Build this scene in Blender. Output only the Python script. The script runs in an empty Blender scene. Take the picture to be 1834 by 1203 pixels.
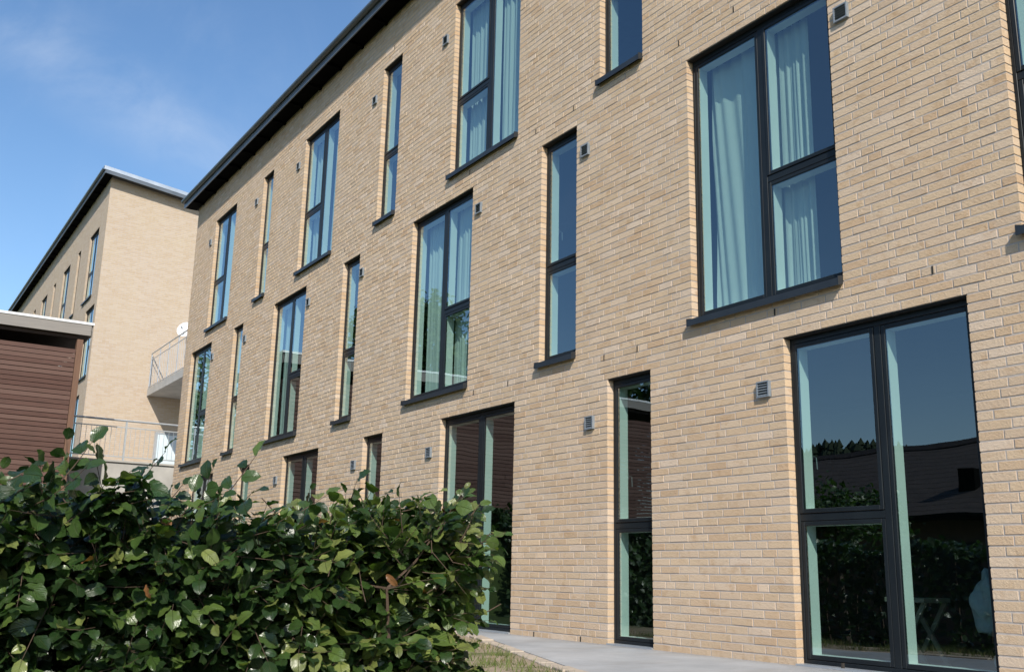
import bpy, math, random
import numpy as np
from mathutils import Vector, Matrix, Euler

random.seed(7)
rng = np.random.default_rng(7)
S = bpy.context.scene
C = S.collection
R = math.radians

# ------------------------------------------------------------------ camera
cam_data = bpy.data.cameras.new('camera')
cam_data.sensor_width = 36.0
cam_data.lens = 1798.2 / 1834.0 * 36.0
cam_data.clip_start = 0.05
cam_data.clip_end = 3000
cam = bpy.data.objects.new('camera', cam_data)
C.objects.link(cam)
yaw, pit, rol = -0.997718, 0.233573, 0.02096
fw = Vector((math.sin(yaw) * math.cos(pit), math.cos(yaw) * math.cos(pit), math.sin(pit)))
rt = Vector((math.cos(yaw), -math.sin(yaw), 0))
up = rt.cross(fw)
r2 = rt * math.cos(rol) + up * math.sin(rol)
u2 = -rt * math.sin(rol) + up * math.cos(rol)
EYE = Vector((0, 0, 0.622))
cam.matrix_world = Matrix(((r2.x, u2.x, -fw.x, EYE.x), (r2.y, u2.y, -fw.y, EYE.y), (r2.z, u2.z, -fw.z, EYE.z), (0, 0, 0, 1)))
S.camera = cam

# ------------------------------------------------------------------ light
SUN_EL, SUN_PHI = R(38.5), R(62)          # PHI: from the facade normal towards +X
sdir = Vector((math.sin(SUN_PHI) * math.cos(SUN_EL), -math.cos(SUN_PHI) * math.cos(SUN_EL), math.sin(SUN_EL)))
sun_data = bpy.data.lights.new('sun', 'SUN')
sun_data.energy = 3.4
sun_data.angle = R(0.53)
sun_data.color = (1.0, 0.94, 0.84)
sun = bpy.data.objects.new('sun', sun_data)
C.objects.link(sun)
sun.rotation_euler = sdir.to_track_quat('Z', 'Y').to_euler()
sun.location = sdir * 40

W = bpy.data.worlds.new('World')
S.world = W
W.use_nodes = True
wn, wl = W.node_tree.nodes, W.node_tree.links
wn.clear()
def wnode(t, **k):
    n = wn.new(t)
    for a, b in k.items():
        setattr(n, a, b)
    return n
sky = wnode('ShaderNodeTexSky', sky_type='NISHITA', sun_disc=False, sun_elevation=SUN_EL,
            sun_rotation=math.atan2(sdir.x, sdir.y), altitude=50, air_density=1.0, dust_density=0.6, ozone_density=1.6)
wgeo = wnode('ShaderNodeTexCoord')
def wmath(op, a, b=None, c=None):
    n = wnode('ShaderNodeMath', operation=op)
    for i, v in enumerate((a, b, c)):
        if v is None:
            continue
        if isinstance(v, (int, float)):
            n.inputs[i].default_value = v
        else:
            wl.new(v, n.inputs[i])
    return n.outputs[0]
def wramp(v, a, b):
    n = wnode('ShaderNodeMapRange', interpolation_type='SMOOTHSTEP')
    wl.new(v, n.inputs[0])
    n.inputs[1].default_value = a
    n.inputs[2].default_value = b
    return n.outputs[0]
# thin cirrus: streaks drawn out along one great circle
wmap = wnode('ShaderNodeMapping')
wmap.inputs['Rotation'].default_value = (0.35, 0.5, 0.9)
wmap.inputs['Scale'].default_value = (1.5, 6.0, 4.0)
wl.new(wgeo.outputs['Generated'], wmap.inputs[0])
n1 = wnode('ShaderNodeTexNoise')
n1.inputs['Scale'].default_value = 1.3
n1.inputs['Detail'].default_value = 7
n1.inputs['Roughness'].default_value = 0.62
n1.inputs['Distortion'].default_value = 0.7
wl.new(wmap.outputs[0], n1.inputs['Vector'])
cir = wramp(n1.outputs['Fac'], 0.44, 0.78)
def pix_dir(a, b):
    return (fw + r2 * ((a - 917) / 1798.2) - u2 * ((b - 601.5) / 1798.2)).normalized()
da, db = pix_dir(40, 60), pix_dir(430, 300)
nrm = da.cross(db).normalized()
mid = (da + db).normalized()
def wdot(v):
    n = wnode('ShaderNodeVectorMath', operation='DOT_PRODUCT')
    wl.new(wgeo.outputs['Generated'], n.inputs[0])
    n.inputs[1].default_value = v
    return n.outputs['Value']
band = wramp(wmath('ABSOLUTE', wdot(nrm)), 0.06, 0.0)
band = wmath('MULTIPLY', band, wramp(wdot(mid), 0.93, 0.985))
n2 = wnode('ShaderNodeTexNoise')
n2.inputs['Scale'].default_value = 9
n2.inputs['Detail'].default_value = 6
n2.inputs['Roughness'].default_value = 0.6
n2.inputs['Distortion'].default_value = 0.5
wl.new(wgeo.outputs['Generated'], n2.inputs['Vector'])
band = wmath('MULTIPLY', band, wramp(n2.outputs['Fac'], 0.3, 0.75))
amt = wmath('ADD', wmath('MULTIPLY', cir, 0.07), wmath('MULTIPLY', band, 0.26))
amt = wmath('MINIMUM', amt, 0.8)
cmix = wnode('ShaderNodeMix', data_type='RGBA')
wl.new(amt, cmix.inputs[0])
hs = wnode('ShaderNodeHueSaturation')
hs.inputs['Saturation'].default_value = 1.15
wl.new(sky.outputs[0], hs.inputs['Color'])
wl.new(hs.outputs[0], cmix.inputs[6])
cmix.inputs[7].default_value = (4.6, 5.0, 5.6, 1)
bg = wnode('ShaderNodeBackground')
bg.inputs['Strength'].default_value = 0.112
wl.new(cmix.outputs[2], bg.inputs['Color'])
wo = wnode('ShaderNodeOutputWorld')
wl.new(bg.outputs[0], wo.inputs[0])

S.view_settings.view_transform = 'Standard'
S.view_settings.look = 'None'
S.view_settings.exposure = 0.7
S.view_settings.gamma = 1
S.view_settings.use_curve_mapping = False
S.render.engine = 'CYCLES'
S.cycles.max_bounces = 10
S.cycles.transparent_max_bounces = 16
S.cycles.caustics_reflective = False
S.cycles.caustics_refractive = False

# ------------------------------------------------------------------ helpers
def mat(name, col=(.5, .5, .5), rough=.6, metal=0, spec=.5):
    m = bpy.data.materials.new(name)
    m.use_nodes = True
    b = m.node_tree.nodes['Principled BSDF']
    b.inputs['Base Color'].default_value = (*col, 1)
    b.inputs['Roughness'].default_value = rough
    b.inputs['Metallic'].default_value = metal
    b.inputs['Specular IOR Level'].default_value = spec
    return m

class NT:
    def __init__(s, m):
        s.t = m.node_tree
        s.b = s.t.nodes.get('Principled BSDF')
    def n(s, t, inp=None, **k):
        x = s.t.nodes.new(t)
        for a, b in k.items():
            setattr(x, a, b)
        for a, b in (inp or {}).items():
            if isinstance(b, bpy.types.NodeSocket):
                s.t.links.new(b, x.inputs[a])
            else:
                x.inputs[a].default_value = b
        return x
    def l(s, a, b):
        s.t.links.new(a, b)
    def noise(s, vec, scale, det=4, rough=.55, dist=0):
        return s.n('ShaderNodeTexNoise', {'Vector': vec, 'Scale': scale, 'Detail': det, 'Roughness': rough, 'Distortion': dist}).outputs['Fac']
    def rng(s, v, a, b, c=0, d=1):
        return s.n('ShaderNodeMapRange', {0: v, 1: a, 2: b, 3: c, 4: d}).outputs[0]
    def mix(s, f, a, b, blend='MIX'):
        x = s.n('ShaderNodeMix', {0: f}, data_type='RGBA', blend_type=blend)
        for i, v in ((6, a), (7, b)):
            if isinstance(v, bpy.types.NodeSocket):
                s.t.links.new(v, x.inputs[i])
            else:
                x.inputs[i].default_value = (*v, 1)
        return x.outputs[2]
    def mth(s, op, a, b=0.0):
        return s.n('ShaderNodeMath', {0: a, 1: b}, operation=op).outputs[0]
    def bump(s, h, dist=.002, strength=1):
        x = s.n('ShaderNodeBump', {'Height': h, 'Distance': dist, 'Strength': strength})
        s.l(x.outputs[0], s.b.inputs['Normal'])
    @property
    def pos(s):
        return s.n('ShaderNodeNewGeometry').outputs['Position']

def noisy(name, c1, c2, scale, rough=.7, bump=0, stretch=(1, 1, 1), spec=.4, metal=0, det=5):
    m = mat(name, c1, rough, metal, spec)
    t = NT(m)
    mp = t.n('ShaderNodeMapping', {'Vector': t.pos, 'Scale': stretch}).outputs[0]
    f = t.noise(mp, scale, det)
    t.l(t.mix(t.rng(f, .3, .7), c1, c2), t.b.inputs['Base Color'])
    if bump:
        t.bump(f, bump)
    return m

def link(name, me, m=None, parent=None, kind=None):
    o = bpy.data.objects.new(name, me)
    C.objects.link(o)
    if m is not None and me is not None and not me.materials:
        me.materials.append(m)
    if parent is not None:
        o.parent = parent
    if kind:
        o['kind'] = kind
    return o

def thing(o, label, cat, group=None):
    o['label'] = label
    o['category'] = cat
    if group:
        o['group'] = group
    return o

def empty(name, loc, label, cat, group=None):
    o = bpy.data.objects.new(name, None)
    o.location = loc
    C.objects.link(o)
    return thing(o, label, cat, group)

class MB:
    """collects simple solids in world metres; build() links them as one mesh object (placed relative to the parent)"""
    def __init__(s):
        s.v, s.f = [], []
    def quad(s, a, b, c, d):
        k = len(s.v)
        s.v += [a, b, c, d]
        s.f.append((k, k + 1, k + 2, k + 3))
    def box(s, x0, x1, y0, y1, z0, z1):
        k = len(s.v)
        s.v += [(x0, y0, z0), (x1, y0, z0), (x1, y1, z0), (x0, y1, z0), (x0, y0, z1), (x1, y0, z1), (x1, y1, z1), (x0, y1, z1)]
        for q in ((0, 3, 2, 1), (4, 5, 6, 7), (0, 1, 5, 4), (1, 2, 6, 5), (2, 3, 7, 6), (3, 0, 4, 7)):
            s.f.append(tuple(k + i for i in q))
        return s
    def prism(s, prof, axis, a, b):
        """prof: closed 2D outline (counter-clockwise or not); extruded along axis from a to b"""
        k = len(s.v)
        n = len(prof)
        for t in (a, b):
            for p, q in prof:
                s.v.append({'x': (t, p, q), 'y': (p, t, q), 'z': (p, q, t)}[axis])
        s.f.append(tuple(range(k, k + n))[::-1])
        s.f.append(tuple(range(k + n, k + 2 * n)))
        for i in range(n):
            j = (i + 1) % n
            s.f.append((k + i, k + j, k + n + j, k + n + i))
        return s
    def tube(s, pts, r, n=8):
        pts = [Vector(p) for p in pts]
        rs = r if isinstance(r, (list, tuple)) else [r] * len(pts)
        k0 = len(s.v)
        for i, p in enumerate(pts):
            d = (pts[min(i + 1, len(pts) - 1)] - pts[max(i - 1, 0)]).normalized()
            a = d.orthogonal().normalized()
            b = d.cross(a)
            for j in range(n):
                t = 2 * math.pi * j / n
                s.v.append(tuple(p + a * (math.cos(t) * rs[i]) + b * (math.sin(t) * rs[i])))
        for i in range(len(pts) - 1):
            for j in range(n):
                jj = (j + 1) % n
                s.f.append((k0 + i * n + j, k0 + i * n + jj, k0 + (i + 1) * n + jj, k0 + (i + 1) * n + j))
        s.f.append(tuple(k0 + j for j in range(n))[::-1])
        s.f.append(tuple(k0 + (len(pts) - 1) * n + j for j in range(n)))
        return s
    def build(s, name, m, parent=None, kind=None, bevel=0, smooth=False):
        off = Vector((0, 0, 0))
        q = parent
        while q is not None:
            off += q.location
            q = q.parent
        me = bpy.data.meshes.new(name)
        me.from_pydata([tuple(Vector(v) - off) for v in s.v], [], s.f)
        import bmesh
        bm = bmesh.new()
        bm.from_mesh(me)
        bmesh.ops.recalc_face_normals(bm, faces=bm.faces)
        if bevel:
            bmesh.ops.bevel(bm, geom=bm.edges[:], offset=bevel, segments=1, affect='EDGES', clamp_overlap=True)
        bm.to_mesh(me)
        bm.free()
        if smooth:
            me.polygons.foreach_set('use_smooth', [True] * len(me.polygons))
        return link(name, me, m, parent, kind)

def np_mesh(name, V, F, m=None, col=None, uv=None, smooth=False):
    """V (n,3), F (m,k) faces of equal size; col per face (m,3); uv per loop (m*k,2)"""
    me = bpy.data.meshes.new(name)
    V = np.asarray(V, np.float32)
    F = np.asarray(F, np.int32)
    n, k = F.shape
    me.vertices.add(len(V))
    me.vertices.foreach_set('co', V.ravel())
    me.loops.add(n * k)
    me.loops.foreach_set('vertex_index', F.ravel())
    me.polygons.add(n)
    me.polygons.foreach_set('loop_start', np.arange(n, dtype=np.int32) * k)
    me.polygons.foreach_set('use_smooth', np.full(n, bool(smooth)))
    if col is not None:
        a = me.color_attributes.new('Col', 'FLOAT_COLOR', 'CORNER')
        cc = np.ones((n, k, 4), np.float32)
        cc[:, :, :3] = np.asarray(col, np.float32)[:, None, :]
        a.data.foreach_set('color', cc.ravel())
    if uv is not None:
        u = me.uv_layers.new(name='UVMap')
        u.data.foreach_set('uv', np.asarray(uv, np.float32).ravel())
    me.update(calc_edges=True)
    me.validate()
    if m:
        me.materials.append(m)
    return me

# ------------------------------------------------------------------ materials
# bricks: colour comes from the 'Col' attribute of each brick, stains from noise
M_brick = mat('yellow_brick', (.5, .38, .23), .85, 0, .25)
t = NT(M_brick)
att = t.n('ShaderNodeAttribute', attribute_name='Col').outputs['Color']
pos = t.pos
f1 = t.noise(pos, 9, 5, .6)
f2 = t.noise(pos, 60, 4, .65)
c = t.mix(t.mth('MULTIPLY', t.rng(f1, .54, .74), .6), att, (.42, .25, .125))
c = t.mix(t.mth('MULTIPLY', t.rng(f2, .5, .75), .22), c, (.58, .47, .33))
f3 = t.noise(pos, .35, 3, .6)
c = t.mix(t.mth('MULTIPLY', t.rng(f3, .45, .7), .2), c, (.50, .42, .32))
stk = t.noise(t.n('ShaderNodeMapping', {'Vector': pos, 'Scale': (5, 5, .35)}).outputs[0], 1, 5, .6)
c = t.mix(t.mth('MULTIPLY', t.rng(stk, .52, .75), .28), c, (.40, .32, .23))
sxz = t.n('ShaderNodeSeparateXYZ', {0: pos}).outputs[2]
spl = t.mth('MULTIPLY', t.rng(sxz, .75, .05), t.rng(t.noise(pos, 2.2, 5, .65), .35, .65))
c = t.mix(t.mth('MULTIPLY', spl, .3), c, (.36, .26, .16))
t.l(c, t.b.inputs['Base Color'])
t.bump(t.mth('ADD', f2, t.mth('MULTIPLY', t.noise(pos, 260, 3, .6), .5)), .005)

M_mortar = noisy('mortar', (.46, .41, .37), (.39, .35, .32), 30, .95, .002, spec=.15)
M_joint_dark = mat('open_joint', (.03, .025, .02), .95)

def far_brick(name):
    m = mat(name, (.5, .38, .23), .9, 0, .2)
    t = NT(m)
    sx = t.n('ShaderNodeSeparateXYZ', {0: t.pos})
    uvec = t.n('ShaderNodeCombineXYZ', {0: t.mth('ADD', sx.outputs[0], sx.outputs[1]), 1: sx.outputs[2], 2: 0.0}).outputs[0]
    br = t.n('ShaderNodeTexBrick', {'Vector': uvec, 'Color1': (0.51, 0.415, 0.32, 1), 'Color2': (0.46, 0.352, 0.25, 1), 'Mortar': (.49, .44, .40, 1),
                                    'Scale': 1.0, 'Mortar Size': .006, 'Mortar Smooth': .1, 'Bias': -.1, 'Brick Width': .24, 'Row Height': .0663})
    f = t.noise(t.pos, .8, 6, .6)
    f2 = t.noise(t.pos, 7, 4, .6)
    c = t.mix(t.mth('MULTIPLY', t.rng(f, .4, .7), .3), br.outputs['Color'], (.52, .43, .30))
    c = t.mix(t.mth('MULTIPLY', t.rng(f2, .5, .75), .3), c, (.42, .30, .17))
    t.l(c, t.b.inputs['Base Color'])
    t.bump(t.mth('SUBTRACT', 1.0, br.outputs['Fac']), .006)
    return m
M_farbrick = far_brick('yellow_brickwork_far')

M_frame = noisy('anthracite_paint', (.009, .012, .015), (.013, .017, .020), 4, .38, 0, spec=.25)
M_sill = noisy('anthracite_sill_metal', (.014, .018, .023), (.022, .026, .031), 6, .42, .0008, spec=.5)
M_gasket = mat('black_gasket', (.008, .008, .009), .6)
M_white = noisy('white_inner_paint', (.74, .73, .70), (.80, .79, .76), 3, .5)
M_handle = mat('handle_steel', (.16, .165, .17), .4, .6)
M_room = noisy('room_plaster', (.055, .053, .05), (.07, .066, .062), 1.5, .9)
M_roomfloor = noisy('room_floor', (.05, .035, .025), (.07, .05, .035), 3, .5)
M_alu = noisy('zinc_flashing', (.42, .46, .50), (.55, .58, .61), 3, .38, 0, spec=.5, metal=.6)
M_gutter = noisy('grey_gutter', (.11, .13, .155), (.15, .17, .195), 2, .35, 0, metal=.2)
M_soffit = noisy('black_soffit_board', (.0025, .0025, .003), (.004, .004, .004), 8, .9, spec=.05)
M_roof = noisy('roofing_felt', (.05, .05, .052), (.075, .075, .075), 6, .9, .002)
M_vent = noisy('grey_vent_metal', (.19, .22, .25), (.25, .28, .31), 20, .5, 0, metal=.2)
M_ventdark = mat('vent_hole', (.015, .016, .018), .7)

M_glass = bpy.data.materials.new('window_glass')
M_glass.use_nodes = True
t = NT(M_glass)
t.t.nodes.remove(t.b)
tr = t.n('ShaderNodeBsdfTransparent', {'Color': (.63, .81, .78, 1)})
geo = t.n('ShaderNodeNewGeometry')
wav = t.noise(geo.outputs['Position'], 1.1, 2, .4)
bmp = t.n('ShaderNodeBump', {'Height': wav, 'Distance': .004, 'Strength': .5})
gl = t.n('ShaderNodeBsdfGlossy', {'Color': (.80, .93, 1, 1), 'Roughness': 0.0, 'Normal': bmp.outputs[0]})
lw = t.n('ShaderNodeLayerWeight', {'Blend': .5}).outputs['Facing']
fre = t.mth('ADD', t.mth('MULTIPLY', t.mth('POWER', lw, 3.0), .78), .18)
mx = t.n('ShaderNodeMixShader', {0: fre, 1: tr.outputs[0], 2: gl.outputs[0]})
t.l(mx.outputs[0], t.t.nodes['Material Output'].inputs[0])

M_curtain = mat('pale_curtain_cloth', (.74, .74, .71), .9, 0, .1)
t = NT(M_curtain)
mp = t.n('ShaderNodeMapping', {'Vector': t.pos, 'Scale': (60, 60, 400)}).outputs[0]
f = t.noise(mp, 1, 2)
t.l(t.mix(f, (.70, .70, .67), (.78, .78, .75)), t.b.inputs['Base Color'])
tl = t.n('ShaderNodeBsdfTranslucent', {'Color': (.7, .7, .67, 1)})
mx = t.n('ShaderNodeMixShader', {0: .25, 1: t.b.outputs[0], 2: tl.outputs[0]})
t.l(mx.outputs[0], t.t.nodes['Material Output'].inputs[0])

M_concrete = noisy('grey_concrete', (.34, .33, .31), (.46, .445, .42), 2.2, .85, .002)
M_paving = mat('pale_paving', (.40, .41, .42), .6, 0, .4)
t = NT(M_paving)
mp = t.n('ShaderNodeMapping', {'Vector': t.pos, 'Scale': (1, 1, 1)}).outputs[0]
f = t.noise(mp, 1.3, 6, .65)
f2 = t.noise(mp, 40, 4, .6)
cc = t.mix(t.rng(f, .3, .7), (.27, .285, .30), (.42, .43, .44))
cc = t.mix(t.mth('MULTIPLY', t.rng(f2, .5, .8), .3), cc, (.22, .22, .22))
f4 = t.noise(t.n('ShaderNodeMapping', {'Vector': t.pos, 'Scale': (2.2, .7, 1)}).outputs[0], 1.1, 6, .7)
cc = t.mix(t.mth('MULTIPLY', t.rng(f4, .48, .68), .55), cc, (.26, .245, .225))
sy = t.n('ShaderNodeSeparateXYZ', {0: t.pos}).outputs[1]
dirt = t.mth('MULTIPLY', t.rng(sy, 5.88, 6.08), t.rng(f2, .3, .6))
cc = t.mix(t.mth('MULTIPLY', dirt, .5), cc, (.12, .10, .08))
t.l(cc, t.b.inputs['Base Color'])
t.bump(f2, .001)

M_soil = mat('ground_soil', (.3, .22, .15), .95, 0, .15)
t = NT(M_soil)
p = t.pos
f = t.noise(p, 1.6, 6, .65)
f2 = t.noise(p, 22, 5, .7)
cc = t.mix(t.rng(f2, .35, .7), (.38, .31, .23), (.24, .185, .125))
cc = t.mix(t.rng(f, .5, .62), cc, (.10, .12, .04))
sp = t.n('ShaderNodeSeparateXYZ', {0: p})
lawn = t.mix(t.rng(f2, .35, .7), (.035, .058, .016), (.06, .085, .025))
away = t.mth('MAXIMUM', t.rng(t.mth('ADD', sp.outputs[1], t.mth('MULTIPLY', f, .8)), 3.4, 2.6), t.rng(sp.outputs[0], -9.5, -11.5))
cc = t.mix(away, cc, lawn)
t.l(cc, t.b.inputs['Base Color'])
t.bump(t.mth('ADD', f2, f), .02)

M_edging = noisy('sandstone_edging', (.46, .39, .31), (.36, .30, .235), 12, .9, .003)

def blade_mat(name, base, alt):
    m = mat(name, base, .55, 0, .3)
    t = NT(m)
    att = t.n('ShaderNodeAttribute', attribute_name='Col').outputs['Color']
    t.l(att, t.b.inputs['Base Color'])
    tl = t.n('ShaderNodeBsdfTranslucent', {'Color': att})
    mx = t.n('ShaderNodeMixShader', {0: .3, 1: t.b.outputs[0], 2: tl.outputs[0]})
    t.l(mx.outputs[0], t.t.nodes['Material Output'].inputs[0])
    return m
M_grass = blade_mat('grass_blades', (.1, .15, .04), None)

# hedge leaves
M_leaf = mat('beech_leaf', (.03, .07, .02), .33, 0, .6)
t = NT(M_leaf)
att = t.n('ShaderNodeAttribute', attribute_name='Col').outputs['Color']
uvn = t.n('ShaderNodeUVMap')
uvs = t.n('ShaderNodeSeparateXYZ', {0: uvn.outputs[0]})
au = t.mth('ABSOLUTE', uvs.outputs[0])
vv = t.mth('SUBTRACT', t.mth('MULTIPLY', uvs.outputs[1], 8.0), t.mth('MULTIPLY', au, 3.2))
fr_ = t.mth('ABSOLUTE', t.mth('SUBTRACT', t.mth('FRACT', vv), .5))
vein = t.mth('MAXIMUM', t.rng(fr_, .09, .0), t.rng(au, .06, .01))
pn = t.noise(t.pos, 35, 3)
c = t.mix(t.mth('MULTIPLY', vein, .35), att, (.16, .22, .07))
c = t.mix(t.mth('MULTIPLY', t.rng(pn, .4, .75), .3), c, (.035, .05, .018))
t.l(c, t.b.inputs['Base Color'])
t.bump(t.mth('ADD', t.mth('MULTIPLY', vein, -.8), pn), .003)
rr = t.rng(pn, .3, .7, .26, .44)
t.l(rr, t.b.inputs['Roughness'])
sc_ = t.mix(1.0, att, (1.5, 1.9, .75), 'MULTIPLY')
tl = t.n('ShaderNodeBsdfTranslucent', {'Color': sc_})
mx = t.n('ShaderNodeMixShader', {0: .22, 1: t.b.outputs[0], 2: tl.outputs[0]})
t.l(mx.outputs[0], t.t.nodes['Material Output'].inputs[0])

M_twig = noisy('twig_bark', (.06, .04, .028), (.10, .065, .042), 60, .8, .001)
M_bark = noisy('tree_bark', (.07, .055, .04), (.13, .10, .075), 14, .9, .01, (1, 1, .3))
M_board = mat('red_brown_boards', (.12, .05, .035), .75, 0, .25)
t = NT(M_board)
oi = t.n('ShaderNodeObjectInfo').outputs['Random']
mp = t.n('ShaderNodeMapping', {'Vector': t.pos, 'Scale': (1, .9, 22)}).outputs[0]
f = t.noise(mp, 4, 6, .65)
cc = t.mix(t.rng(f, .3, .7), (.115, .058, .045), (.060, .034, .028))
cc = t.mix(t.mth('MULTIPLY', oi, .55), cc, (.16, .10, .082))
t.l(cc, t.b.inputs['Base Color'])
t.bump(f, .003)
M_post = noisy('orange_brown_timber', (.17, .095, .06), (.13, .07, .045), 6, .7, .002, (8, 8, .6))
M_dark_timber = noisy('dark_timber', (.035, .022, .017), (.05, .03, .022), 5, .8, .002)
M_fascia = noisy('weathered_fascia', (.21, .195, .18), (.27, .25, .23), 3, .7, .001, (1, .5, 12))
M_galv = noisy('galvanised_steel', (.44, .47, .50), (.55, .575, .60), 9, .42, 0, metal=.5)
M_dishw = noisy('white_enamel', (.78, .79, .80), (.72, .73, .74), 4, .35)
M_bluedoor = noisy('pale_blue_paint', (.56, .66, .72), (.62, .71, .76), 2, .45)
M_darkbox = noisy('dark_grey_plastic', (.06, .06, .06), (.085, .083, .08), 6, .5)
M_tile = noisy('brown_roof_tiles', (.06, .047, .04), (.085, .065, .055), 3, .8, .01, (1, 1, 1))
M_housewall = noisy('brown_house_brick', (.15, .10, .07), (.2, .13, .09), 5, .85)
M_hill = noisy('far_hill', (.03, .05, .02), (.05, .07, .03), .08, .95)
M_needle = noisy('far_forest', (.018, .032, .016), (.035, .05, .022), .3, .9)
M_pale_wood = noisy('pale_wood', (.19, .17, .14), (.24, .215, .175), 6, .5, 0, (2, 2, 20))
M_cloth_blue = noisy('pale_blue_cloth', (.26, .30, .34), (.33, .37, .41), 8, .9, .004)

# ------------------------------------------------------------------ ground
def sst(a, b, x):
    x = np.clip((x - a) / (b - a), 0, 1)
    return x * x * (3 - 2 * x)
def gz(x, y):
    x = np.asarray(x, float)
    y = np.asarray(y, float)
    z = -0.95 * sst(3.7, .6, y)
    left = sst(-20.0, -22.6, x) * sst(4.4, 3.6, y) * sst(-12.5, -9.8, y)
    z = z * (1 - left) + 1.75 * left
    z = z + .06 * np.sin(x * 1.3 + y * .7) * sst(4.2, 2.5, y)
    far = sst(30, 80, np.hypot(x + 10, y))
    return z * (1 - far) - 1.0 * far
gx = np.unique(np.concatenate([np.linspace(-900, -60, 22), np.linspace(-60, -14, 47), np.linspace(-14, 3, 69), np.linspace(3, 40, 20), np.linspace(40, 900, 22)]))
gy = np.unique(np.concatenate([np.linspace(-900, -40, 22), np.linspace(-40, -4, 37), np.linspace(-4, 8, 61), np.linspace(8, 50, 22), np.linspace(50, 900, 22)]))
GX, GY = np.meshgrid(gx, gy)
V = np.stack([GX, GY, gz(GX, GY)], -1).reshape(-1, 3)
nx_, ny_ = len(gx), len(gy)
I = np.arange(nx_ * ny_).reshape(ny_, nx_)
F = np.stack([I[:-1, :-1], I[:-1, 1:], I[1:, 1:], I[1:, :-1]], -1).reshape(-1, 4)
link('ground', np_mesh('ground', V, F, M_soil, smooth=True), kind='structure')

YF = 6.089           # facade plane
# paved apron in front of the wall, its edge running out from the wall towards the right
b = MB()
ap = [(-23.6, YF + .05), (-23.6, 5.93), (-10.6, 5.93), (-9.4, 5.70), (-5.6, 4.22), (-4.0, 3.62), (3, 3.4), (3, YF + .05)]
b.prism(ap, 'z', -.06, .012)
b.build('paved_apron', M_paving, kind='structure')
# narrow stone edging along the apron, each stone a piece
edge = empty('stone_edging', (-7.5, 4.9, 0), 'row of sandy edging stones along the edge of the grey paving', 'edging stones')
pth = [Vector((-10.6, 5.93, 0)), Vector((-9.4, 5.70, 0)), Vector((-5.6, 4.22, 0)), Vector((-3.0, 3.5, 0))]
for a, c_ in zip(pth[:-1], pth[1:]):
    L = (c_ - a).length
    d = (c_ - a) / L
    nrm_ = Vector((d.y, -d.x, 0))
    if nrm_.y > 0:
        nrm_ = -nrm_
    s_ = 0
    while s_ < L - .1:
        ln = min(random.uniform(.28, .42), L - s_)
        p0 = a + d * (s_ + .005)
        p1 = a + d * (s_ + ln - .005)
        w_ = random.uniform(.11, .15)
        q = [p0 + nrm_ * .006, p1 + nrm_ * .006, p1 + nrm_ * w_, p0 + nrm_ * w_]
        mb = MB()
        mb.prism([(v.x, v.y) for v in q], 'z', -.08, random.uniform(.006, .024))
        mb.build('stone', M_edging, edge, bevel=.006)
        s_ += ln

# upper plateau on the left, held by the concrete wall
b = MB()
b.box(-120, -25.62, 4.05, 40, -1.2, 3.02)
b.build('upper_terrace', M_concrete, kind='structure')

# ------------------------------------------------------------------ main building
bld = empty('apartment_building', (-12, YF, 0), 'long three-storey yellow brick apartment block with dark tall windows, filling most of the view', 'building')
P = .0663            # course height
XL, XR = -23.63, 2.2
ZT = 9.17
def zc(n):
    return n * P
wide1 = [(-21.3, -20.56), (-16.61, -15.035), (-11.055, -9.353), (-5.414, -3.80), (.2, 1.82)]
wins = []   # (name, x0, x1, z0, z1, kind, split)
G0, G1z = 0.0, zc(38)
M0, M1 = zc(43), zc(82)
T0, T1 = zc(87), zc(126)
# ground
wins += [('A1', -22.20, -20.56, G0, G1z, 'wide', 'L'), ('B1', -18.95, -18.31, G0, G1z, 'narrow', 'T'), ('C1', -16.61, -15.035, G0, G1z, 'wide', 'L'),
         ('D1', -13.365, -12.728, G0, G1z, 'narrow', 'T'), ('E1', -11.057, -9.353, G0, G1z, 'wide', 'R0'), ('F1', -7.68, -7.037, G0, G1z, 'narrow', 'T'),
         ('G1', -5.414, -3.805, G0, G1z, 'wide', 'L'), ('H1', -2.06, -1.41, G0, G1z, 'narrow', 'T')]
wins += [('A2', -23.05, -21.50, M0, M1, 'wide', 'R'), ('B2', -20.0, -19.40, M0, M1, 'narrow', 'T'), ('C2', -17.64, -16.047, M0, M1, 'wide', 'R'),
         ('D2', -14.475, -13.842, M0, M1, 'narrow', 'T'), ('E2', -12.075, -10.423, M0, M1, 'wide', 'R'), ('F2', -8.882, -8.21, M0, M1, 'narrow', 'T'),
         ('G2', -6.46, -4.80, M0, M1, 'wide', 'R'), ('H2', -3.379, -2.72, M0, M1, 'narrow', 'T')]
wins += [('A3', -22.01, -20.534, T0, T1, 'wide', 'L'), ('B3', -18.83, -18.261, T0, T1, 'narrow', 'T'), ('C3', -16.58, -15.036, T0, T1, 'wide', 'L'),
         ('D3', -13.32, -12.684, T0, T1, 'narrow', 'T'), ('E3', -11.053, -9.398, T0, T1, 'wide', 'L'), ('F3', -7.80, -7.10, T0, T1, 'narrow', 'T'),
         ('G3', -5.44, -3.83, T0, T1, 'wide', 'L'), ('H3', -2.06, -1.41, T0, T1, 'narrow', 'T')]
OPEN = [(w[1], w[2], w[3], w[4]) for w in wins]

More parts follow.
